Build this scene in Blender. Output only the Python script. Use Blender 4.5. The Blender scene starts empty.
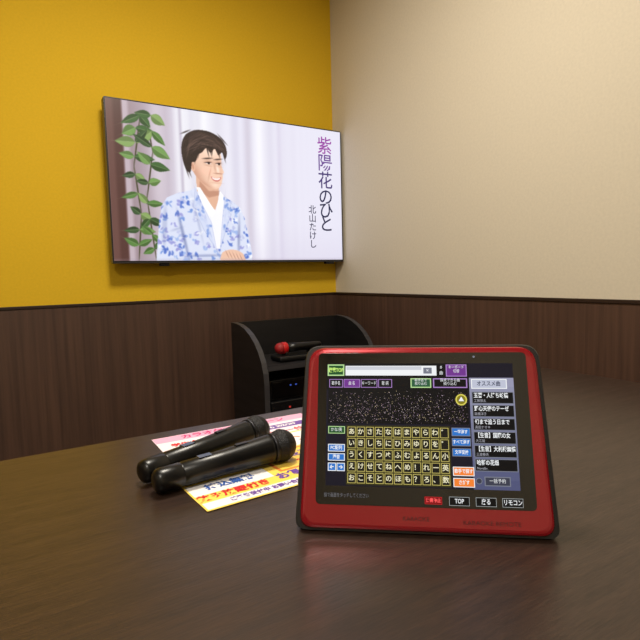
import bpy, bmesh, math, random
import numpy as np
from mathutils import Matrix, Vector
random.seed(7)
rng = np.random.RandomState(5)
sc = bpy.context.scene
sc.view_settings.view_transform = 'Standard'
sc.view_settings.look = 'None'

def lin(c):
    return tuple(((v/255.0)/12.92 if v/255.0 <= 0.04045 else ((v/255.0+0.055)/1.055)**2.4) for v in c)

MATS = {}
def mat(name, rgb=(128,128,128), rough=0.5, metal=0.0, emit=None, es=1.0, coat=0.0, spec=0.5):
    if name in MATS: return MATS[name]
    m = bpy.data.materials.new(name); m.use_nodes = True
    b = m.node_tree.nodes['Principled BSDF']
    b.inputs['Base Color'].default_value = (*lin(rgb), 1)
    b.inputs['Roughness'].default_value = rough
    b.inputs['Metallic'].default_value = metal
    b.inputs['Coat Weight'].default_value = coat
    b.inputs['Specular IOR Level'].default_value = spec
    if emit is not None:
        b.inputs['Emission Color'].default_value = (*lin(emit), 1)
        b.inputs['Emission Strength'].default_value = es
    MATS[name] = m
    return m
def glow(name, rgb, es=1.0):
    return mat(name, (4,4,4), 0.4, emit=rgb, es=es, spec=0.2)

def nd(m, t): return m.node_tree.nodes.new(t)
def wallpaper(name, rgb, rough=0.8, scale=320, strength=0.15):
    m = mat(name, rgb, rough, spec=0.25)
    L = m.node_tree.links; b = m.node_tree.nodes['Principled BSDF']
    tc = nd(m,'ShaderNodeTexCoord')
    n = nd(m,'ShaderNodeTexNoise'); n.inputs['Scale'].default_value = scale; n.inputs['Detail'].default_value = 3
    L.new(tc.outputs['Object'], n.inputs['Vector'])
    bp = nd(m,'ShaderNodeBump'); bp.inputs['Strength'].default_value = strength; bp.inputs['Distance'].default_value = 0.001
    L.new(n.outputs['Fac'], bp.inputs['Height']); L.new(bp.outputs['Normal'], b.inputs['Normal'])
    n2 = nd(m,'ShaderNodeTexNoise'); n2.inputs['Scale'].default_value = 120; n2.inputs['Detail'].default_value = 5
    L.new(tc.outputs['Object'], n2.inputs['Vector'])
    r = nd(m,'ShaderNodeValToRGB')
    c = lin(rgb)
    r.color_ramp.elements[0].position = 0.3; r.color_ramp.elements[0].color = (*[v*0.955 for v in c],1)
    r.color_ramp.elements[1].position = 0.7; r.color_ramp.elements[1].color = (*[min(1,v*1.03) for v in c],1)
    L.new(n2.outputs['Fac'], r.inputs['Fac']); L.new(r.outputs['Color'], b.inputs['Base Color'])
    return m
def wood(name, dark, light, stretch, rough=0.4, bump=0.15, coat=0.0, fine=None):
    m = mat(name, light, rough, coat=coat)
    L = m.node_tree.links; b = m.node_tree.nodes['Principled BSDF']
    tc = nd(m,'ShaderNodeTexCoord')
    def tex(st, det=8):
        mp = nd(m,'ShaderNodeMapping'); mp.inputs['Scale'].default_value = st
        L.new(tc.outputs['Object'], mp.inputs['Vector'])
        n = nd(m,'ShaderNodeTexNoise'); n.inputs['Scale'].default_value = 1.0; n.inputs['Detail'].default_value = det; n.inputs['Roughness'].default_value = 0.65
        L.new(mp.outputs['Vector'], n.inputs['Vector']); return n.outputs['Fac']
    f = tex(stretch)
    if fine:
        f2 = tex(fine,4)
        mx = nd(m,'ShaderNodeMix'); mx.inputs['Factor'].default_value = 0.55
        L.new(f, mx.inputs['A']); L.new(f2, mx.inputs['B']); f = mx.outputs['Result']
    r = nd(m,'ShaderNodeValToRGB')
    r.color_ramp.elements[0].position = 0.36; r.color_ramp.elements[0].color = (*lin(dark),1)
    r.color_ramp.elements[1].position = 0.66; r.color_ramp.elements[1].color = (*lin(light),1)
    L.new(f, r.inputs['Fac']); L.new(r.outputs['Color'], b.inputs['Base Color'])
    bp = nd(m,'ShaderNodeBump'); bp.inputs['Strength'].default_value = bump; bp.inputs['Distance'].default_value = 0.001
    L.new(f, bp.inputs['Height']); L.new(bp.outputs['Normal'], b.inputs['Normal'])
    mr = nd(m,'ShaderNodeMapRange'); mr.inputs['To Min'].default_value = rough+0.12; mr.inputs['To Max'].default_value = rough-0.1
    L.new(f, mr.inputs['Value']); L.new(mr.outputs['Result'], b.inputs['Roughness'])
    return m

def link(o, parent=None):
    sc.collection.objects.link(o)
    if parent is not None: o.parent = parent
    return o
def mesh_obj(name, verts, faces, mats, parent=None, midx=None, smooth=False):
    me = bpy.data.meshes.new(name); me.from_pydata(verts, [], faces)
    for m in (mats if isinstance(mats,(list,tuple)) else [mats]): me.materials.append(m)
    if midx is not None:
        me.polygons.foreach_set('material_index', midx)
    if smooth: me.polygons.foreach_set('use_smooth', [True]*len(me.polygons))
    me.update()
    return link(bpy.data.objects.new(name, me), parent)
def box(name, lo, hi, m, parent=None, bevel=0.0, seg=3):
    bm = bmesh.new(); bmesh.ops.create_cube(bm, size=1)
    for v in bm.verts:
        v.co = Vector([(lo[i]+hi[i])/2 + v.co[i]*(hi[i]-lo[i]) for i in range(3)])
    if bevel>0: bmesh.ops.bevel(bm, geom=bm.edges[:], offset=bevel, segments=seg, affect='EDGES', profile=0.5)
    me = bpy.data.meshes.new(name); bm.to_mesh(me); bm.free(); me.materials.append(m)
    return link(bpy.data.objects.new(name, me), parent)
def empty(name, M=None):
    e = bpy.data.objects.new(name, None); e.empty_display_size = 0.05; link(e)
    if M is not None: e.matrix_world = M
    return e
def frame(o, x, y, z):
    return Matrix(((x[0],y[0],z[0],o[0]),(x[1],y[1],z[1],o[1]),(x[2],y[2],z[2],o[2]),(0,0,0,1)))
def lathe(name, prof, m, parent=None, axis='Z', seg=40, loc=(0,0,0)):
    vs=[]; fs=[]; n=len(prof)
    for (r,h) in prof:
        for k in range(seg):
            a=2*math.pi*k/seg; c=r*math.cos(a); s=r*math.sin(a)
            p=(c,s,h) if axis=='Z' else ((h,c,s) if axis=='X' else (c,h,s))
            vs.append((p[0]+loc[0],p[1]+loc[1],p[2]+loc[2]))
    for i in range(n-1):
        for k in range(seg):
            k2=(k+1)%seg
            fs.append((i*seg+k,i*seg+k2,(i+1)*seg+k2,(i+1)*seg+k))
    fs.append(tuple(range(seg))[::-1]); fs.append(tuple((n-1)*seg+k for k in range(seg)))
    o = mesh_obj(name,vs,fs,m,parent,smooth=True)
    bm=bmesh.new(); bm.from_mesh(o.data); bmesh.ops.recalc_face_normals(bm,faces=bm.faces); bm.to_mesh(o.data); bm.free()
    return o
def rounded(corners, r, n=6):
    pts=[]; N=len(corners)
    for i in range(N):
        p=Vector(corners[i]); a=Vector(corners[i-1]); b=Vector(corners[(i+1)%N])
        rr = r[i] if isinstance(r,(list,tuple)) else r
        d1=(a-p).normalized(); d2=(b-p).normalized()
        s=p+d1*rr; e=p+d2*rr
        for k in range(n+1):
            t=k/n; q=s*(1-t)**2+p*2*t*(1-t)+e*t*t
            pts.append((q.x,q.y))
    return pts
def loft(name, outline, rings, m, parent=None, fix=None, smooth=False):
    cx=sum(p[0] for p in outline)/len(outline); cy=sum(p[1] for p in outline)/len(outline)
    hx=max(abs(p[0]-cx) for p in outline); hy=max(abs(p[1]-cy) for p in outline)
    vs=[]; fs=[]; n=len(outline)
    for ins,z in rings:
        for p in outline:
            v=[cx+(p[0]-cx)*(1-ins/hx), cy+(p[1]-cy)*(1-ins/hy), z]
            if fix: v=fix(v)
            vs.append(v)
    for i in range(len(rings)-1):
        for k in range(n):
            k2=(k+1)%n; fs.append((i*n+k,i*n+k2,(i+1)*n+k2,(i+1)*n+k))
    fs.append(tuple(range(n))[::-1]); fs.append(tuple((len(rings)-1)*n+k for k in range(n)))
    o=mesh_obj(name,vs,fs,m,parent,smooth=False)
    bm=bmesh.new(); bm.from_mesh(o.data); bmesh.ops.recalc_face_normals(bm,faces=bm.faces); bm.to_mesh(o.data); bm.free()
    return o
def rects(name, lst, parent):
    vs=[];fs=[];mi=[];ms=[]
    for (x0,y0,x1,y1,z,m) in lst:
        if m not in ms: ms.append(m)
        i=len(vs); vs += [(x0,y0,z),(x1,y0,z),(x1,y1,z),(x0,y1,z)]
        fs.append((i,i+1,i+2,i+3)); mi.append(ms.index(m))
    return mesh_obj(name,vs,fs,ms,parent,mi)
def text(name, s, size, loc, m, parent, sx=1.0, bold=0.0, align='CENTER', rot=0):
    cu=bpy.data.curves.new(name,'FONT'); cu.body=s; cu.size=size; cu.align_x=align; cu.align_y='CENTER'
    cu.offset=bold; cu.resolution_u=3
    cu.materials.append(m)
    o=link(bpy.data.objects.new(name,cu),parent); o.location=loc; o.scale=(sx,1,1); o.rotation_euler=(0,0,rot)
    return o

# ------------------------------------------------------------------ room
YW, XW = 2.30, 1.542
XL, YB, ZC = -1.7, -1.4, 2.5
m_yel = wallpaper('yellow_wallpaper',(222,180,36))
m_bei = wallpaper('beige_wallpaper',(208,198,178))
m_cei = wallpaper('ceiling_paper',(225,222,212))
m_wv = wood('wainscot_wood',(66,46,37),(86,62,50),(60,60,1.6),rough=0.42,bump=0.06)
m_trim = mat('dark_trim',(44,30,24),0.35)
m_floor = wood('floor_wood',(50,38,30),(85,66,52),(2,26,2),rough=0.5)
box('wall_back',(XL,YW,0),(XW+0.1,YW+0.1,ZC),m_yel)
box('wall_right',(XW,YB,0),(XW+0.1,YW,ZC),m_bei)
box('wall_left',(XL-0.1,YB,0),(XL,YW+0.1,ZC),m_bei)
box('wall_front',(XL,YB-0.1,0),(XW+0.1,YB,ZC),m_bei)
box('floor',(XL-0.1,YB-0.1,-0.1),(XW+0.1,YW+0.1,0),m_floor)
box('ceiling',(XL-0.1,YB-0.1,ZC),(XW+0.1,YW+0.1,ZC+0.1),m_cei)
WZ=0.888
box('trim_4',(XL,YW-0.008,0),(XW-0.008,YW,WZ-0.012),m_wv)
box('trim_5',(XW-0.008,YB,0),(XW,YW,WZ-0.012),m_wv)
box('trim_6',(XL,YB,0),(XL+0.008,YW-0.008,WZ-0.012),m_wv)
box('trim_1',(XL,YW-0.012,WZ-0.012),(XW-0.012,YW,WZ),m_trim,bevel=0.002)
box('trim_2',(XW-0.012,YB,WZ-0.012),(XW,YW,WZ),m_trim,bevel=0.002)
box('trim_3',(XL,YB,WZ-0.012),(XL+0.012,YW-0.012,WZ),m_trim,bevel=0.002)
box('baseboard_back',(XL+0.008,YW-0.018,0),(XW-0.018,YW-0.008,0.07),m_trim)
box('baseboard_right',(XW-0.018,YB,0),(XW-0.008,YW-0.008,0.07),m_trim)

# ------------------------------------------------------------------ television
TW,TH = 1.12,0.65
tv = empty('wall_mounted_television', frame((0.971,2.21,1.371),(1,0,0),(0,0,1),(0,-1,0)))
m_blk = mat('black_plastic',(14,14,15),0.35)
m_gry = mat('grey_bezel',(70,70,74),0.35,metal=0.6)
bez = rounded([(-TW/2,-TH/2),(TW/2,-TH/2),(TW/2,TH/2),(-TW/2,TH/2)],0.006,4)
loft('tv_body',bez,[(0.004,-0.045),(0,-0.04),(0,-0.002),(0.001,0)],m_gry,tv)
box('tv_chassis',(-0.42,-0.27,-0.06),(0.42,0.15,-0.045),m_blk,tv,0.006)
box('mount_plate',(-0.22,-0.16,-0.089),(0.22,0.16,-0.06),m_blk,tv)
box('sensor_tab',(-0.37,-TH/2-0.012,-0.03),(-0.33,-TH/2,-0.01),m_blk,tv,0.002)
box('sensor_tab_2',(0.46,-TH/2-0.010,-0.03),(0.51,-TH/2,-0.01),m_blk,tv,0.002)
rects('screen_border',[(-TW/2+0.003,-TH/2+0.005,TW/2-0.003,TH/2-0.003,0.0006,m_blk)],tv)

# picture, painted as vertex colours on the flat panel
GW,GH = 700,406
AX = 1.72
X,Y = np.meshgrid(np.linspace(0,AX,GW), np.linspace(0,1,GH))
X0,Y0c = X.copy(),Y.copy()
def C(*c): return np.array([v/255.0 for v in c])
img = np.zeros((GH,GW,3)); img[:] = C(226,224,238)
def blur(a,k):
    for _ in range(k):
        a = (a + np.roll(a,1,0)+np.roll(a,-1,0)+np.roll(a,1,1)+np.roll(a,-1,1))/5
    return a
def spline(pts, n=5):
    out=[]; N=len(pts)
    for i in range(N):
        p0,p1,p2,p3=[np.array(pts[(i+k-1)%N]) for k in range(4)]
        for k in range(n):
            t=k/n
            out.append(tuple(0.5*((2*p1)+(-p0+p2)*t+(2*p0-5*p1+4*p2-p3)*t*t+(-p0+3*p1-3*p2+p3)*t**3)))
    return out
def poly(pts, soft=2, curve=False):
    if curve: pts=spline(pts)
    m=np.zeros(X.shape,bool); n=len(pts)
    for i in range(n):
        x0,y0=pts[i]; x1,y1=pts[(i+1)%n]
        if y0==y1: continue
        c=((y0>Y)!=(y1>Y)) & (X < (x1-x0)*(Y-y0)/(y1-y0)+x0)
        m^=c
    return blur(m.astype(float),soft)
def ell(cx,cy,rx,ry,ang=0,soft=1):
    a=math.radians(ang); dx=X-cx; dy=Y-cy
    p=(dx*math.cos(a)+dy*math.sin(a))/rx; q=(-dx*math.sin(a)+dy*math.cos(a))/ry
    d=np.sqrt(p*p+q*q)
    return np.clip((1-d)*min(rx,ry)/0.003/soft+0.5,0,1)
def gau(cx,cy,rx,ry,ang=0):
    a=math.radians(ang); dx=X-cx; dy=Y-cy
    p=(dx*math.cos(a)+dy*math.sin(a))/rx; q=(-dx*math.sin(a)+dy*math.cos(a))/ry
    return np.exp(-(p*p+q*q))
def stroke(x0,y0,x1,y1,w,soft=1):
    L=math.hypot(x1-x0,y1-y0)
    return ell((x0+x1)/2,(y0+y1)/2,L/2+w,w,math.degrees(math.atan2(y1-y0,x1-x0)),soft)
def paint(m,c,al=1.0):
    global img
    mm=(m*al)[...,None]; img = img*(1-mm)+c*mm
def ramp(x0,x1): return np.clip((X-x0)/(x1-x0),0,1)
# background zones
paint(1-ramp(0.36,0.46), C(190,178,192))
paint(1-ramp(0.14,0.34), C(146,124,130),0.75)
paint(gau(0.30,0.3,0.05,0.5), C(222,212,222),0.6)
paint(ramp(0.085,0.10)*(1-ramp(0.12,0.14)), C(196,180,190),0.8)
paint(1-ramp(0.085,0.10), C(82,50,46))
paint(1-ramp(0.03,0.05), C(116,80,74),0.6)
paint(ramp(0.40,0.46)*(1-ramp(0.62,0.85)), C(242,242,246),0.9)
folds = 0.5+0.5*np.sin(X*40+1.8*np.sin(X*7.3)+0.3*Y)
folds2 = 0.5+0.5*np.sin(X*95+3*np.sin(X*13))
paint(folds*ramp(0.44,0.5)*(1-ramp(1.0,1.35)), C(200,196,214),0.42)
paint(folds2*ramp(0.44,0.5)*(1-ramp(1.2,1.5)), C(205,200,220),0.18)
paint(gau(0.455,0.5,0.012,2), C(176,166,186),0.7)
paint(gau(0.93,0.5,0.025,2), C(192,182,198),0.5)
paint(gau(1.02,0.5,0.05,2), C(248,248,252),0.6)
paint(gau(1.18,0.5,0.02,2), C(208,202,222),0.6)
paint(ramp(1.2,1.72), C(224,222,238),0.7)
paint(np.clip((Y-0.72)/0.5,0,1)*ramp(0.1,1.0), C(200,192,214),0.5)
# plant
for (x0,y0,x1,y1) in [(0.15,1.0,0.18,0.7),(0.18,0.7,0.15,0.4),(0.15,0.4,0.2,0.1),(0.26,1.0,0.22,0.6),(0.22,0.6,0.27,0.3),(0.27,0.3,0.24,0.08)]:
    paint(stroke(x0,y0,x1,y1,0.005),C(74,70,50))
def leaf(x,y,L,w,a,c):
    ca,sa=math.cos(math.radians(a)),math.sin(math.radians(a))
    pts=[]
    for t in np.linspace(0,1,9): pts.append((t*L,-w*math.sin(math.pi*t**0.75)))
    for t in np.linspace(1,0,9)[1:-1]: pts.append((t*L,w*math.sin(math.pi*t**0.75)))
    P=[(x+p*ca-q*sa,y+p*sa+q*ca) for p,q in pts]
    paint(poly(P,1),c)
    up=[(x+p*ca-q*sa*0.9,y+p*sa+q*ca*0.9) for p,q in pts[:9]]+[(x,y)]
    paint(poly(up,1),c*1.28+0.04,0.75)
    paint(stroke(x,y,x+L*ca*0.9,y+L*sa*0.9,0.0015),C(170,186,140),0.6)
gr=[C(46,76,36),C(66,100,46),C(88,120,62),C(38,62,32),C(104,128,72)]
nodes=[(0.20,0.08),(0.27,0.07),(0.17,0.16),(0.27,0.17),(0.165,0.25),(0.265,0.27),(0.155,0.34),(0.25,0.38),(0.155,0.45),(0.235,0.50),(0.165,0.57),(0.22,0.63),(0.175,0.70),(0.23,0.73),(0.165,0.80),(0.24,0.83),(0.155,0.90),(0.25,0.92)]
for i,(x,y) in enumerate(nodes):
    for sgn in (-1,1):
        a=(180 if sgn<0 else 0)+rng.uniform(-50,50)
        k=1.2 if y<0.4 else 0.95
        leaf(x,y,k*rng.uniform(0.075,0.115),k*rng.uniform(0.019,0.030),a,gr[rng.randint(5)])
# man
X = X0+0.028
skin=C(240,202,178); sk_d=C(196,142,118); hair=C(46,34,31)
jacket=[(0.60,0.49),(0.53,0.53),(0.44,0.555),(0.375,0.585),(0.338,0.64),(0.318,0.74),(0.30,0.88),(0.285,1.02),(0.96,1.02),(0.965,0.95),(0.945,0.84),(0.915,0.70),(0.885,0.63),(0.83,0.59),(0.76,0.555),(0.72,0.52)]
jm=poly(jacket,1,False); paint(jm,C(214,220,240))
for i in range(190):
    x=rng.uniform(0.28,0.97); y=rng.uniform(0.5,1.0)
    c=[C(110,144,214),C(154,178,228),C(76,108,196),C(184,190,226),C(242,244,250),C(146,148,212)][rng.randint(6)]
    for k in range(4):
        paint(ell(x+rng.uniform(-.016,.016),y+rng.uniform(-.014,.014),rng.uniform(0.006,0.015),rng.uniform(0.004,0.009),rng.uniform(0,180),2)*jm,c,0.78)
for (x0,y0,x1,y1,w,al) in [(0.445,0.70,0.50,0.97,0.010,0.6),(0.40,0.80,0.46,0.78,0.006,0.35),(0.50,0.97,0.74,0.965,0.008,0.5),(0.875,0.72,0.86,0.95,0.009,0.55),(0.36,0.66,0.34,0.9,0.016,0.25),(0.55,0.60,0.60,0.85,0.007,0.3)]:
    paint(blur(stroke(x0,y0,x1,y1,w,3),6)*jm,C(96,108,160),al)
paint(poly([(0.60,0.50),(0.585,0.55),(0.63,0.68),(0.69,0.92),(0.73,0.92),(0.765,0.70),(0.765,0.58),(0.735,0.52)],1),C(240,240,247))
paint(poly([(0.575,0.42),(0.578,0.53),(0.63,0.57),(0.70,0.655),(0.728,0.58),(0.735,0.47)],1),C(222,176,150))
paint(poly([(0.60,0.46),(0.66,0.525),(0.74,0.52),(0.735,0.55),(0.66,0.57),(0.59,0.53)],3),C(172,118,96),0.6)
paint(poly([(0.575,0.505),(0.60,0.505),(0.66,0.60),(0.70,0.665),(0.67,0.70),(0.61,0.60)],1),C(250,250,252))
paint(poly([(0.74,0.52),(0.765,0.55),(0.745,0.64),(0.715,0.68),(0.722,0.60)],1),C(246,246,250))
LP=([(0.565,0.515),(0.60,0.60),(0.67,0.74),(0.70,0.93),(0.62,0.80),(0.575,0.70),(0.585,0.665),(0.55,0.64)],[(0.775,0.555),(0.82,0.60),(0.80,0.66),(0.815,0.68),(0.775,0.78),(0.725,0.93),(0.75,0.72)])
lms=np.zeros(X.shape)
for lp in LP:
    lm=poly(lp,1); lms=np.clip(lms+lm,0,1); paint(lm,C(204,212,238),0.75)
    for k in range(len(lp)): paint(stroke(*lp[k],*lp[(k+1)%len(lp)],0.0015),C(120,130,180),0.4)
for i in range(40):
    x=rng.uniform(0.56,0.82); y=rng.uniform(0.55,0.9)
    paint(ell(x,y,0.014,0.009,rng.uniform(0,180),2)*lms,C(110,142,212),0.7)
# head (slightly enlarged about the chin)
hs=1.07; X = 0.69+(X0+0.030-0.69)/hs; Y = 0.505+(Y0c-0.505)/hs
face=[(0.548,0.33),(0.553,0.27),(0.60,0.225),(0.70,0.225),(0.748,0.265),(0.757,0.315),(0.754,0.348),(0.760,0.372),(0.771,0.398),(0.761,0.411),(0.763,0.43),(0.757,0.45),(0.748,0.482),(0.722,0.507),(0.685,0.507),(0.63,0.478),(0.585,0.435),(0.558,0.385)]
fm=poly(face,1,True); paint(fm,skin)
paint(gau(0.575,0.42,0.05,0.10,-30)*fm,sk_d,0.75)
paint(gau(0.63,0.485,0.07,0.02,25)*fm,sk_d,0.8)
paint(gau(0.655,0.40,0.035,0.025)*fm,C(250,198,174),0.8)
paint(gau(0.69,0.275,0.05,0.025)*fm,C(252,226,206),0.8)
paint(gau(0.75,0.39,0.012,0.05)*fm,C(222,176,150),0.5)
paint(gau(0.71,0.485,0.02,0.012)*fm,C(250,220,200),0.7)
paint(ell(0.566,0.378,0.015,0.03,-10),C(228,180,154))
paint(ell(0.568,0.378,0.007,0.018,-10),sk_d,0.8)
hairp=[(0.552,0.412),(0.528,0.405),(0.507,0.35),(0.500,0.27),(0.518,0.205),(0.555,0.168),(0.61,0.148),(0.68,0.150),(0.745,0.176),(0.785,0.220),(0.796,0.275),(0.782,0.312),(0.764,0.272),(0.738,0.292),(0.715,0.255),(0.685,0.282),(0.66,0.255),(0.63,0.285),(0.607,0.300),(0.592,0.335),(0.578,0.350),(0.562,0.355)]
hmk=poly(hairp,1,True); paint(hmk,hair)
paint(gau(0.66,0.185,0.06,0.018,10)*hmk,C(112,88,78),0.6)
paint(gau(0.55,0.24,0.02,0.06,20)*hmk,C(96,74,66),0.5)
for i in range(90):
    t=rng.uniform(0,1); x=0.52+0.26*t+rng.uniform(-.01,.01); y=0.165+0.02*abs(t-0.45)*4+rng.uniform(0,0.09)
    a=-75+130*t+rng.uniform(-15,15); l=rng.uniform(0.02,0.045)
    paint(ell(x,y,l,0.0020,a,2)*hmk,[C(126,100,90),C(24,16,16),C(92,70,64)][rng.randint(3)],0.55)
for (x0,y0,x1,y1) in [(0.66,0.24,0.672,0.295),(0.70,0.24,0.695,0.29),(0.735,0.25,0.745,0.30),(0.62,0.25,0.605,0.31),(0.60,0.27,0.585,0.34),(0.68,0.24,0.688,0.285),(0.77,0.27,0.782,0.32),(0.515,0.36,0.535,0.43),(0.53,0.38,0.55,0.43),(0.51,0.18,0.55,0.16),(0.75,0.17,0.79,0.21)]:
    paint(stroke(x0,y0,x1,y1,0.004,2),hair,0.9)
for ex_,w in ((0.668,1),(0.736,0.8)):
    paint(gau(ex_,0.343,0.030*w,0.016),C(180,128,106),0.55)
    paint(ell(ex_,0.349,0.019*w,0.0062,4),C(238,226,220),0.8)
    paint(ell(ex_+0.004,0.348,0.0078,0.0075),C(40,24,22))
    paint(stroke(ex_-0.02*w,0.346,ex_+0.018*w,0.341,0.0030,1),C(48,28,26),0.95)
    paint(stroke(ex_-0.026*w,0.322,ex_+0.020*w,0.316,0.0045,2),C(56,40,36),0.9)
    paint(stroke(ex_-0.014,0.364,ex_+0.014,0.366,0.0022,2),sk_d,0.6)
paint(gau(0.712,0.375,0.008,0.03,-12),C(196,146,122),0.55)
paint(gau(0.730,0.385,0.008,0.025,-12),C(255,230,212),0.8)
paint(stroke(0.712,0.409,0.752,0.409,0.0035,2),C(166,108,90),0.8)
paint(poly([(0.682,0.432),(0.715,0.440),(0.750,0.432),(0.738,0.455),(0.715,0.461),(0.695,0.453)],1,True),C(196,100,94),0.9)
paint(poly([(0.688,0.435),(0.715,0.441),(0.745,0.435),(0.735,0.448),(0.715,0.452),(0.698,0.447)],1,True),C(252,247,242),0.95)
paint(stroke(0.680,0.395,0.668,0.440,0.003,3),sk_d,0.7)
paint(stroke(0.70,0.470,0.735,0.470,0.002,3),sk_d,0.5)
X = X0+0.028; Y=Y0c
hm=poly([(0.735,0.955),(0.76,0.935),(0.80,0.925),(0.85,0.93),(0.89,0.95),(0.905,0.975),(0.90,1.01),(0.735,1.01)],1,True); paint(hm,C(232,190,166))
for k in range(5):
    paint(ell(0.775+0.026*k,0.957+0.006*k,0.0024,0.026,-25),C(168,116,98),0.8)
X=X0
paint(np.clip((Y-0.98)/0.03,0,1), C(150,140,160),0.4)
img=blur(img,1)
img=np.clip(img,0,1)
linr=np.where(img<=0.04045,img/12.92,((img+0.055)/1.055)**2.4)
SWx,SHy=TW-0.012,TH-0.016
gx=(X/AX-0.5)*SWx; gy=(0.5-Y)*SHy+0.002
co=np.stack([gx,gy,np.full(X.shape,0.0012)],-1).reshape(-1,3)
idx=np.arange(GW*GH).reshape(GH,GW)
fa=np.stack([idx[1:,:-1],idx[1:,1:],idx[:-1,1:],idx[:-1,:-1]],-1).reshape(-1,4)
def attr_emit(name, es=1.0):
    m=bpy.data.materials.new(name); m.use_nodes=True
    b=m.node_tree.nodes['Principled BSDF']; a=nd(m,'ShaderNodeAttribute'); a.attribute_name='Col'
    b.inputs['Base Color'].default_value=(0.01,0.01,0.01,1); b.inputs['Roughness'].default_value=0.35
    m.node_tree.links.new(a.outputs['Color'],b.inputs['Emission Color']); b.inputs['Emission Strength'].default_value=es
    return m
m_tvp=attr_emit('tv_picture_emission',1.1)
me=bpy.data.meshes.new('screen_picture'); me.from_pydata(co.tolist(),[],fa.tolist()); me.materials.append(m_tvp)
ca=me.color_attributes.new('Col','FLOAT_COLOR','POINT')
ca.data.foreach_set('color',np.concatenate([linr.reshape(-1,3),np.ones((GW*GH,1))],1).ravel().astype(np.float32))
link(bpy.data.objects.new('screen_picture',me),tv)
tcols=[(160,76,170),(110,70,150),(76,60,120),(48,46,84),(44,46,80),(42,42,76)]
for ch,v,c in zip('紫陽花のひと',[0.125,0.255,0.39,0.515,0.62,0.725],tcols):
    text('title_character',ch,0.088,((0.915-0.5)*SWx,(0.5-v)*SHy,0.002),glow('title_%d_%d'%(c[0],c[2]),c),tv,bold=0.0006)
for k,ch in enumerate('北山たけし'):
    text('artist_character',ch,0.044,((0.843-0.5)*SWx,(0.5-(0.615+0.066*k))*SHy,0.002),glow('artist_ink',(52,50,80)),tv,bold=0.0004)

# ------------------------------------------------------------------ table
TZ=0.70
m_tab = wood('table_wood',(34,24,20),(60,44,36),(6,80,6),rough=0.30,bump=0.35,fine=(40,380,40))
table=empty('low_table')
box('table_top',(-0.55,0.06,TZ-0.03),(1.32,0.95,TZ),m_tab,table,0.003)
box('edge_band',(-0.552,0.058,TZ-0.027),(1.322,0.952,TZ-0.003),m_trim,table)
for k,cx in enumerate((-0.1,0.87)):
    lathe('leg_column_%d'%(k+1),[(0.035,0.02),(0.035,TZ-0.032)],m_blk,table,loc=(cx,0.5,0))
    lathe('foot_plate_%d'%(k+1),[(0.2,0),(0.2,0.008),(0.19,0.016),(0.04,0.03)],m_blk,table,loc=(cx,0.5,0))
    lathe('mount_flange_%d'%(k+1),[(0.1,TZ-0.04),(0.1,TZ-0.031)],m_blk,table,loc=(cx,0.5,0))

# ------------------------------------------------------------------ tablet
th=math.radians(17.5); ea=math.radians(-39.5)
ex=Vector((math.cos(ea),math.sin(ea),0)); bk=Vector((-math.sin(ea),math.cos(ea),0))
ey=Vector((0,0,1))*math.cos(th)+bk*math.sin(th); ez=ex.cross(ey)
tab=empty('karaoke_remote_tablet', frame((0.3685,0.3925,TZ+0.001),ex,ey,ez))
def shear(v):
    if v[1]<0.05: v[1]+= (-v[2])*math.tan(th)*(1-max(0,v[1])/0.05)
    return v
m_red=mat('red_metallic_plastic',(158,12,30),0.22,metal=0.35,coat=0.8)
m_rub=mat('rubber_bumper',(18,18,19),0.5)
m_gl=mat('black_glass',(5,5,6),0.08,coat=0.5)
H=0.207
shell=rounded([(-0.140,0),(0.140,0),(0.1315,H),(-0.1315,H)],[0.012,0.012,0.018,0.018])
loft('rear_shell',shell,[(0.008,-0.034),(0.001,-0.026),(0,-0.007),(0.0015,-0.0035)],m_rub,tab,shear)
fr=rounded([(-0.1345,0.0045),(0.1345,0.0045),(0.127,H-0.003),(-0.127,H-0.003)],[0.015,0.015,0.020,0.020])
loft('red_frame',fr,[(0,-0.005),(0.0003,-0.002),(0.0015,0.0004),(0.0035,0.0016),(0.006,0.002)],m_red,tab)
gl=rounded([(-0.1165,0.030),(0.1165,0.030),(0.1155,0.197),(-0.1155,0.197)],0.006)
loft('glass_panel',gl,[(0,0.0018),(0.0004,0.0028)],m_gl,tab)
def tolocal(w): return tab.matrix_world.inverted() @ w
bpy.context.view_layer.update()
base=Vector((0.3685,0.3925,TZ+0.001))+bk*0.125
a0=[tolocal(base+ex*s*0.07+bk*t) for s in (-1,1) for t in (0,0.006)]
t0=[Vector((s*0.06,0.13,-0.030-t)) for s in (-1,1) for t in (0,0.006)]
mesh_obj('kickstand',[tuple(v) for v in a0+t0],[(0,1,3,2),(4,6,7,5),(0,2,6,4),(1,5,7,3),(0,4,5,1),(2,3,7,6)],m_rub,tab)
# UI
SW,SH=0.206,0.1345; SX0=-0.1055; SY1=0.1845; Z0=0.0030
ux=lambda u: SX0+u/100*SW
vy=lambda v: SY1-v/100*SH
R=[]
def r(u0,v0,u1,v1,m,z=1): R.append((ux(u0),vy(v1),ux(u1),vy(v0),Z0+0.0001*z,m))
def fr_r(u0,v0,u1,v1,bm,im,z=1,b=0.5):
    r(u0,v0,u1,v1,bm,z); r(u0+b,v0+b*1.4,u1-b,v1-b*1.4,im,z+1)
K=glow('ui_black',(8,8,12)); Wt=glow('ui_white',(240,243,245)); Gy=glow('ui_grey',(120,124,138))
Pp=glow('ui_purple',(112,52,140)); Pl=glow('ui_lilac',(170,130,200)); Gn=glow('ui_green',(70,150,60)); Gl=glow('ui_lightgreen',(180,220,150))
Bl=glow('ui_blue',(44,116,200)); Bd=glow('ui_navy',(20,34,70)); Og=glow('ui_orange',(244,130,50)); Ye=glow('ui_yellow',(204,190,104)); Ol=glow('ui_olive',(54,50,22))
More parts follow.
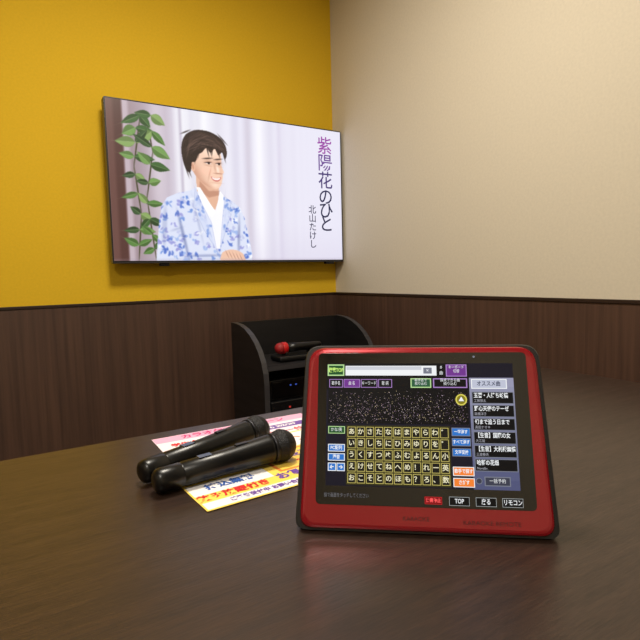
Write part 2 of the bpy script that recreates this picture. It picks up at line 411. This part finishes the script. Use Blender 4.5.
Bg=glow('ui_background',(22,20,34)); Rd=glow('ui_red',(214,30,40))
r(0,0,100,100,Bg,0)
for k in range(12):
    t=k/11; r(77,12+88*k/12,100,12+88*(k+1)/12,glow('ui_side_%d'%k,(int(150-70*t),int(150-66*t),int(176-56*t))),1)
r(0,0,77,22,K,1)
fr_r(0.5,0.8,9.8,10.5,Gl,glow('ui_green_dark',(30,80,40)),2,0.7); text('ui_text','検索TOP',0.0058,(ux(5.1),vy(5.8),Z0+0.0006),glow('ui_gtext',(200,240,120)),tab,0.75,0.0002)
r(10.5,2,60,10.2,Wt,2); r(10.9,2.6,52,5.5,glow('ui_field_top',(205,208,216)),3); fr_r(53,3.6,57.5,8.6,Gy,Gy,3,0.5); text('ui_text','×',0.006,(ux(55.2),vy(6.1),Z0+0.0006),Wt,tab)
for k in range(2): text('ui_text','0曲'[k],0.0045,(ux(62.5),vy(3.4+4.8*k),Z0+0.0004),Wt,tab)
fr_r(65,1,76,11,Pl,Pp,2); text('ui_text','キーボード\n切替',0.0043,(ux(70.5),vy(5.0),Z0+0.0006),Wt,tab,0.8)
for (a,b,s,mm) in [(1.5,9,'歌手名',K),(9.5,18.5,'曲 名',Pp),(19,28,'キーワード',K),(28.5,36,'歌 詞',K)]:
    fr_r(a,13.3,b,20.4,Pl,mm,2,0.35); text('ui_text',s,0.0048,(ux((a+b)/2),vy(16.9),Z0+0.0006),Wt,tab,0.7)
fr_r(46,12.5,57,20.4,Gl,glow('ui_dkgreen',(40,90,60)),2,0.6); text('ui_text','歌手名で\n絞り込む',0.0038,(ux(51.5),vy(15.6),Z0+0.0006),Wt,tab,0.9)
fr_r(58,12.5,76,20.4,Pl,K,2,0.6); text('ui_text','採点できる曲\n絞り込む',0.0040,(ux(67),vy(15.6),Z0+0.0006),Wt,tab,0.9)
r(1,22,76,50,K,2)
stc=[glow('star_a',(230,210,220)),glow('star_b',(170,140,170)),glow('star_c',(120,100,120)),glow('star_d',(210,190,150))]
for k in range(1100):
    u=rng.uniform(1.5,75.5); v=22.5+27*rng.beta(1.7,1.3)
    s=rng.uniform(0.08,0.30); r(u,v,u+s,v+s*1.5,stc[rng.randint(4)],4)
def disc(name,u,v,rad,m,z,seg=24):
    pts=[(ux(u)+rad*math.cos(2*math.pi*k/seg),vy(v)+rad*math.sin(2*math.pi*k/seg),Z0+0.0001*z) for k in range(seg)]
    mesh_obj(name,pts,[tuple(range(seg))],m,tab)
disc('scroll_up_ring',72.5,30,0.0062,glow('ui_ring',(220,210,90)),5); disc('scroll_up_disc',72.5,30,0.0048,glow('ui_dkolive',(130,120,24)),6)
text('ui_text','▲',0.0065,(ux(72.5),vy(29.7),Z0+0.0008),Wt,tab)
fr_r(78,13,96.5,21,Wt,glow('ui_pale',(190,194,212)),2,0.5); text('ui_text','オススメ曲',0.0060,(ux(87),vy(17),Z0+0.0006),Bd,tab,0.85,0.0001)
items=[('玉響・人待ち岐橋','工藤慎太'),('野心天使のテーゼ','高橋洋子'),('幻まで追う日まで','真田ナオキ'),('【生音】国際の女','大江裕'),('【生音】大利根無情','三波春夫'),('哈郁の花畑','Novelbr.')]
for k,(a,b) in enumerate(items):
    v0=22.8+10.6*k+0.6; fr_r(78,v0,99.6,v0+9.7,Gy,K,2,0.4)
    text('ui_text',a,0.0060,(ux(79),vy(v0+3.2),Z0+0.0006),Wt,tab,0.76,0.00012,'LEFT')
    text('ui_text',b,0.0036,(ux(79),vy(v0+7.4),Z0+0.0006),glow('ui_dim',(170,170,180)),tab,0.9,0,'LEFT')
fr_r(82.5,90,95.5,97.2,Gy,glow('ui_btn',(60,62,78)),2,0.5); text('ui_text','一括予約',0.0050,(ux(89),vy(93.4),Z0+0.0006),Wt,tab,0.85)
disc('cursor_dot',79.8,93.5,0.0033,Gy,4); disc('cursor_dot_core',79.8,93.5,0.0026,glow('ui_btn',(60,62,78)),5)
r(11,51.5,66,99,Ol,2)
rows=['あかさたなはまやらわ゛','いきしちにひみゆりを゜','うくすつぬふむよるん小','えけせてねへめ！れー英','おこそとのほも？ろ、数']
nc=11; cw=54.0/nc; chh=46.0/5
cream=glow('ui_cream',(240,234,196)); kk=glow('ui_key',(26,24,20))
for j,row in enumerate(rows):
    for i,ch in enumerate(row):
        u0=11.5+i*cw; v0=52.3+j*chh
        fr_r(u0+0.3,v0+0.5,u0+cw-0.3,v0+chh-0.6,Ye,kk,3,0.30)
        text('ui_key_label',ch,0.0070,(ux(u0+cw/2),vy(v0+chh/2),Z0+0.0008),cream,tab,1,0.00012)
fr_r(1.2,52.5,10.3,58.5,Gl,glow('ui_green_dark',(30,80,40)),2,0.4); text('ui_text','かな/英',0.0046,(ux(5.7),vy(55.4),Z0+0.0006),Wt,tab,0.85)
for (v0,v1,s) in [(67,73,'PC配列'),(74.5,80.3,'濁音')]:
    fr_r(1.2,v0,10.3,v1,Wt,Bl,2,0.4); text('ui_text',s,0.0048,(ux(5.7),vy((v0+v1)/2),Z0+0.0006),Wt,tab,0.85,0.0001)
for (a,b,s) in [(1.2,5.6,'←'),(5.9,10.3,'→')]:
    fr_r(a,82,b,88.5,Wt,Bl,2,0.4); text('ui_text',s,0.0058,(ux((a+b)/2),vy(85.2),Z0+0.0006),Wt,tab,0.9,0.0002)
for (v0,v1,s) in [(52.5,59.2,'一字消す'),(60.7,67,'すべて消す'),(68.7,75,'文字変換')]:
    fr_r(66.8,v0,76.5,v1,Gy,Bl,2,0.4); text('ui_text',s,0.0046,(ux(71.6),vy((v0+v1)/2),Z0+0.0006),Wt,tab,0.78,0.0001)
for (v0,v1,s) in [(83,90,'歌手で探す'),(91.6,98.6,'さがす')]:
    fr_r(66.8,v0,77.6,v1,Wt,Og,2,0.4); text('ui_text',s,0.0050,(ux(72.2),vy((v0+v1)/2),Z0+0.0006),Wt,tab,0.78,0.0001)
rects('ui_panels',R,tab)
R2=[]
def btn(cx,cy,w,h,m1,m2): R2.append((cx-w/2,cy-h/2,cx+w/2,cy+h/2,Z0+0.0001,m1)); R2.append((cx-w/2+0.0004,cy-h/2+0.0004,cx+w/2-0.0004,cy+h/2-0.0004,Z0+0.0002,m2))
kb=glow('key_backlight',(170,176,176)); kd=glow('key_dark',(10,10,12))
btn(0.0105,0.0375,0.018,0.0075,Rd,glow('key_red_fill',(120,10,16))); btn(0.0375,0.0375,0.021,0.0090,kb,kd); btn(0.0650,0.0375,0.021,0.0090,kb,kd); btn(0.0920,0.0375,0.021,0.0090,kb,kd)
rects('touch_keys',R2,tab)
text('key_label','演奏停止',0.0046,(0.0105,0.0375,Z0+0.0004),glow('ui_redtext',(255,90,90)),tab,0.85,0.0002)
for x,s in ((0.0375,'TOP'),(0.065,'戻る'),(0.092,'リモコン')):
    text('key_label',s,0.0064,(x,0.0375,Z0+0.0004),Wt,tab,0.76,0.0001)
text('small_print','指で画面をタッチしてください',0.005,(-0.107,0.0400,Z0+0.0003),glow('ui_dim2',(110,110,115)),tab,0.7,0,'LEFT')
inkf=mat('frame_print_ink',(60,14,20),0.4)
text('frame_print','KARAOKE REMOTE',0.0062,(0.070,0.016,0.0023),inkf,tab,1.1)
text('frame_print','KARAOKE',0.0062,(-0.008,0.018,0.0023),inkf,tab,1)
disc('camera_dot',80,-5.5,0.0012,Gy,1)

# ------------------------------------------------------------------ microphones
m_mic=mat('microphone_body_black',(9,9,10),0.32,spec=0.4)
m_ring=mat('microphone_ring',(50,50,54),0.35,metal=0.8)
m_gr=mat('microphone_grille',(24,24,27),0.5,metal=0.4)
L=m_gr.node_tree.links; b=m_gr.node_tree.nodes['Principled BSDF']
tc=nd(m_gr,'ShaderNodeTexCoord'); vo=nd(m_gr,'ShaderNodeTexVoronoi'); vo.inputs['Scale'].default_value=480
L.new(tc.outputs['Object'],vo.inputs['Vector']); bp=nd(m_gr,'ShaderNodeBump'); bp.inputs['Strength'].default_value=0.9; bp.inputs['Distance'].default_value=0.001; bp.invert=True
L.new(vo.outputs['Distance'],bp.inputs['Height']); L.new(bp.outputs['Normal'],b.inputs['Normal'])
def microphone(tail, head):
    rt,rh=0.0165,0.0240
    T=Vector((tail[0],tail[1],TZ+0.0014+rt)); Hd=Vector((head[0],head[1],TZ+0.0014+rh)); ax=(Hd-T); Ln=ax.length; ax.normalize()
    y=Vector((0,0,1)).cross(ax).normalized(); z=ax.cross(y)
    e=empty('microphone',frame(T,ax,y,z))
    body=[(0.004,-0.006),(0.010,-0.0055),(0.0142,-0.003),(rt-0.0004,0.001),(rt,0.006),(rt,0.03),(rt-0.0008,0.031),(rt-0.0008,0.033),(rt,0.034),(0.0175,Ln*0.5),(0.0193,Ln*0.7),(0.0210,Ln-0.024),(0.0212,Ln-0.019)]
    lathe('handle',body,m_mic,e,'X')
    lathe('neck_ring',[(0.0208,Ln-0.0185),(0.0222,Ln-0.018),(0.0222,Ln-0.014),(0.0212,Ln-0.0135)],m_ring,e,'X')
    pr=[(0.0205,Ln-0.0135)]
    for k in range(0,6): 
        a=math.radians(-35+35*k/5); pr.append((rh*math.cos(a),Ln+rh*math.sin(a)*0.9-0.001))
    pr+=[(rh+0.0006,Ln-0.0005),(rh+0.0006,Ln+0.002),(rh,Ln+0.0025)]
    for k in range(1,9):
        a=math.radians(8+80*k/8); pr.append((rh*math.cos(a),Ln+rh*math.sin(a)*0.95))
    lathe('grille',pr,m_gr,e,'X')
    box('switch',(Ln*0.60,-0.004,0.0168),(Ln*0.60+0.020,0.004,0.0203),m_ring,e,0.001)
    box('display_window',(Ln*0.3,-0.006,0.0155),(Ln*0.3+0.02,0.006,0.0175),m_gl,e,0.0006)
    return e
microphone((0.1645,0.671),(0.352,0.683))
microphone((0.158,0.716),(0.3545,0.777))

# ------------------------------------------------------------------ flyers
def flyer(cx,cy,ang,z,base,build):
    c,s=math.cos(math.radians(ang)),math.sin(math.radians(ang))
    e=empty('flyer',frame((cx,cy,z),(c,s,0),(-s,c,0),(0,0,1)))
    box('paper',(-0.1485,-0.105,0),(0.1485,0.105,0.0003),base,e)
    build(e); return e
P=lambda n,c: mat('print_'+n,c,0.45)
def f1(e):
    pk,cy_,mg,wh,vi,rd=P('pink',(232,170,200)),P('cyan',(130,190,220)),P('magenta',(205,50,120)),P('white',(236,234,236)),P('violet',(110,70,160)),P('red',(214,40,44))
    L=[(-0.148,0.074,0.148,0.104,0.0004,pk),(-0.145,0.035,-0.02,0.068,0.0004,wh),(-0.01,0.037,0.145,0.060,0.0004,vi),(-0.145,-0.02,-0.1,0.03,0.0004,mg),(-0.145,-0.1,-0.05,-0.03,0.0004,cy_),(-0.09,-0.02,-0.04,0.028,0.0004,cy_)]
    rects('print_blocks',L,e)
    text('print_text','カラオケ キャンペーン',0.022,(0,0.088,0.0006),P('magenta',(205,50,120)),e,0.9,0.0008)
    text('print_text','学生クーポン',0.018,(-0.08,0.05,0.0006),rd,e,0.9,0.0008)
    text('print_text','いつでも 30%OFF',0.015,(0.06,0.048,0.0006),wh,e,0.8,0.0006)
    text('print_text','ドリンクバー付き',0.02,(0.05,0.015,0.0006),rd,e,0.9,0.0006)
def f2(e):
    ye,og,wh,pu,rd,bl=P('yellow',(246,206,84)),P('orange',(232,130,60)),P('white',(236,234,236)),P('violet',(110,70,160)),P('red',(214,40,44)),P('blue',(50,90,170))
    L=[(-0.146,-0.102,0.0,-0.082,0.0004,wh),(-0.146,-0.058,-0.03,-0.02,0.0004,wh),(-0.015,-0.05,0.146,0.03,0.0004,og),(-0.01,-0.045,0.141,0.025,0.0005,ye),(-0.146,0.035,0.146,0.1,0.0004,wh),(0.02,-0.1,0.146,-0.078,0.0005,wh)]
    rects('print_blocks',L,e)
    text('print_text','飲み放題付き',0.019,(-0.095,-0.069,0.0006),rd,e,0.9,0.0008)
    text('print_text','お得プラン',0.022,(0.02,-0.065,0.0006),pu,e,0.9,0.0010)
    text('print_text','ご予約受付中 お問い合わせはスタッフまで',0.012,(-0.02,-0.092,0.0006),pu,e,0.8,0.0006)
    text('print_text','2,480円',0.022,(0.06,-0.03,0.0007),rd,e,0.9,0.0010)
    text('print_text','宴会コース',0.026,(0.06,0.003,0.0007),pu,e,0.9,0.0008)
    text('print_text','持込無料',0.02,(-0.088,-0.039,0.0007),bl,e,0.9,0.0008)
    text('print_text','パーティープラン',0.03,(0.0,0.065,0.0007),og,e,0.9,0.0008)
flyer(0.363,0.803,-1,TZ+0.0002,mat('paper_pink',(240,226,234),0.45),f1)
flyer(0.343,0.695,2.5,TZ+0.0010,mat('paper_yellow',(246,214,96),0.45),f2)

# ------------------------------------------------------------------ equipment cabinet
cab=empty('equipment_cabinet')
m_cab=wood('cabinet_black_wood',(16,15,16),(27,25,26),(4,4,40),rough=0.42,bump=0.05)
m_edge_lit=mat('cabinet_edge_lit',(52,50,53),0.45)  # greyer than the panels: light caught along the edges, painted in as colour
cx0,cx1,cy0,cy1=0.859,1.415,1.79,2.10
def side(name,x0,x1):
    pr=[(cy1,0.06),(cy0,0.06),(cy0,0.56)]
    for k in range(0,9):
        t=k/8*math.pi/2; pr.append((cy0+0.28*(1-math.cos(t)), 0.56+0.225*math.sin(t)))
    pr.append((cy1,0.785))
    n=len(pr); vs=[(x0,p[0],p[1]) for p in pr]+[(x1,p[0],p[1]) for p in pr]
    fs=[tuple(range(n)),tuple(range(2*n-1,n-1,-1))]+[(i,n+i,n+(i+1)%n,(i+1)%n) for i in range(n)]
    o=mesh_obj(name,vs,fs,[m_cab,m_edge_lit],cab,[0,0]+[1]*n)
    bm=bmesh.new(); bm.from_mesh(o.data); bmesh.ops.recalc_face_normals(bm,faces=bm.faces); bm.to_mesh(o.data); bm.free()
side('side_panel_left',cx0,cx0+0.022); side('side_panel_right',cx1-0.022,cx1)
box('back_board',(cx0+0.022,cy1-0.016,0.06),(cx1-0.022,cy1,0.785),m_cab,cab)
box('top_shelf',(cx0+0.022,cy0+0.01,0.61),(cx1-0.022,cy1-0.016,0.632),m_cab,cab)
box('top_shelf_edge',(cx0+0.022,cy0+0.008,0.612),(cx1-0.022,cy0+0.011,0.630),m_edge_lit,cab)
box('middle_shelf',(cx0+0.022,cy0+0.01,0.36),(cx1-0.022,cy1-0.016,0.38),m_cab,cab)
box('bottom_board',(cx0+0.022,cy0+0.01,0.07),(cx1-0.022,cy1-0.016,0.09),m_cab,cab)
for k,(x,y) in enumerate([(cx0+0.05,cy0+0.04),(cx1-0.05,cy0+0.04),(cx0+0.05,cy1-0.04),(cx1-0.05,cy1-0.04)]):
    lathe('caster_%d'%(k+1),[(0.02,-0.012),(0.03,-0.010),(0.03,0.010),(0.02,0.012)],m_blk,cab,'X',24,(x,y,0.03))
    box('caster_bracket_%d'%(k+1),(x-0.016,y-0.016,0.03),(x+0.016,y+0.016,0.07),m_blk,cab)
eq=mat('equipment_face',(18,18,20),0.25)
box('amplifier',(0.90,1.82,0.38),(1.37,2.05,0.48),eq,cab,0.004)
box('player_unit',(0.90,1.84,0.482),(1.37,2.05,0.565),eq,cab,0.004)
box('player_glass_front',(0.915,1.836,0.492),(1.355,1.841,0.556),m_gl,cab,0.001)
box('tuner_unit',(0.90,1.82,0.09),(1.37,2.05,0.26),eq,cab,0.004)
lb=glow('led_blue',(60,90,190),0.8); lr=glow('led_red',(200,50,40),0.8)
for k,x in enumerate((0.995,1.02)): box('led_%d'%(k+1),(x,1.833,0.535),(x+0.006,1.837,0.540),lb,cab)
box('led_5',(0.98,1.817,0.45),(0.987,1.821,0.456),lr,cab); box('led_6',(1.03,1.817,0.43),(1.036,1.821,0.435),lr,cab)
for k in range(3): lathe('knob_%d'%(k+1),[(0.016,-0.012),(0.017,0.0)],m_ring,cab,'Y',24,(1.2+0.06*k,1.82,0.43))
# wireless microphone resting in its charger on the cabinet shelf
ch=empty('microphone_charger')
box('charger_base',(0.955,1.835,0.633),(1.17,1.93,0.656),m_blk,ch,0.009)
box('cradle_rest_1',(0.995,1.862,0.650),(1.010,1.902,0.668),m_blk,ch,0.003)
box('cradle_rest_2',(1.115,1.862,0.650),(1.130,1.902,0.668),m_blk,ch,0.003)
ry,rz=1.882,0.684
lathe('docked_handle',[(0.010,1.175),(0.014,1.17),(0.0155,1.16),(0.018,1.06),(0.020,1.01)],m_mic,ch,'X',32,(0,ry,rz))
lathe('red_band',[(0.021,1.010),(0.0245,1.006),(0.0245,0.990),(0.0235,0.987)],mat('red_plastic',(190,24,26),0.3),ch,'X',32,(0,ry,rz))
lathe('docked_grille',[(0.0235,0.987),(0.0235,0.980),(0.021,0.970),(0.015,0.962),(0.006,0.958)],mat('red_foam',(150,20,24),0.6),ch,'X',32,(0,ry,rz))

# ------------------------------------------------------------------ ceiling lamp and an added fill fixture
def lampfix(x,y,r_,power,size,col):
    e=empty('ceiling_and_fill_light')
    lathe('lamp_ring',[(r_+0.02,ZC-0.03),(r_+0.02,ZC-0.001)],mat('lamp_white',(230,230,225),0.5),e,loc=(x,y,0))
    lathe('lamp_diffuser',[(r_*0.3,ZC-0.045),(r_*0.8,ZC-0.042),(r_,ZC-0.031)],glow('lamp_diffuser_glow',(255,240,215),2.0),e,loc=(x,y,0))
    ld=bpy.data.lights.new('lamp_light','AREA'); ld.shape='DISK'; ld.size=size; ld.energy=power; ld.color=col
    lo=link(bpy.data.objects.new('lamp_light',ld),e); lo.location=(x,y,ZC-0.055)
lampfix(0.45,0.95,0.22,34,0.42,(1.0,0.925,0.80))
lampfix(-0.7,-0.3,0.22,28,0.42,(1.0,0.925,0.80))  # unseen second fixture, added to raise the ambient light and even it out

w=bpy.data.worlds.new('World'); sc.world=w; w.use_nodes=True
w.node_tree.nodes['Background'].inputs[0].default_value=(0.02,0.018,0.015,1)

# ------------------------------------------------------------------ camera
p=math.atan(45/520); rho=math.radians(1.4); hd=math.radians(58)
F0=Vector((math.cos(hd),math.sin(hd),0)); R0=Vector((math.sin(hd),-math.cos(hd),0)); U=Vector((0,0,1))
F=F0*math.cos(p)-U*math.sin(p); U1=F0*math.sin(p)+U*math.cos(p)
rr=R0*math.cos(rho)-U1*math.sin(rho); uu=R0*math.sin(rho)+U1*math.cos(rho)
cd=bpy.data.cameras.new('Camera'); cd.lens=29.25; cd.sensor_width=36; cd.clip_start=0.02
co_=link(bpy.data.objects.new('Camera',cd)); co_.matrix_world=frame((0,0,0.98),rr,uu,-F)
sc.camera=co_
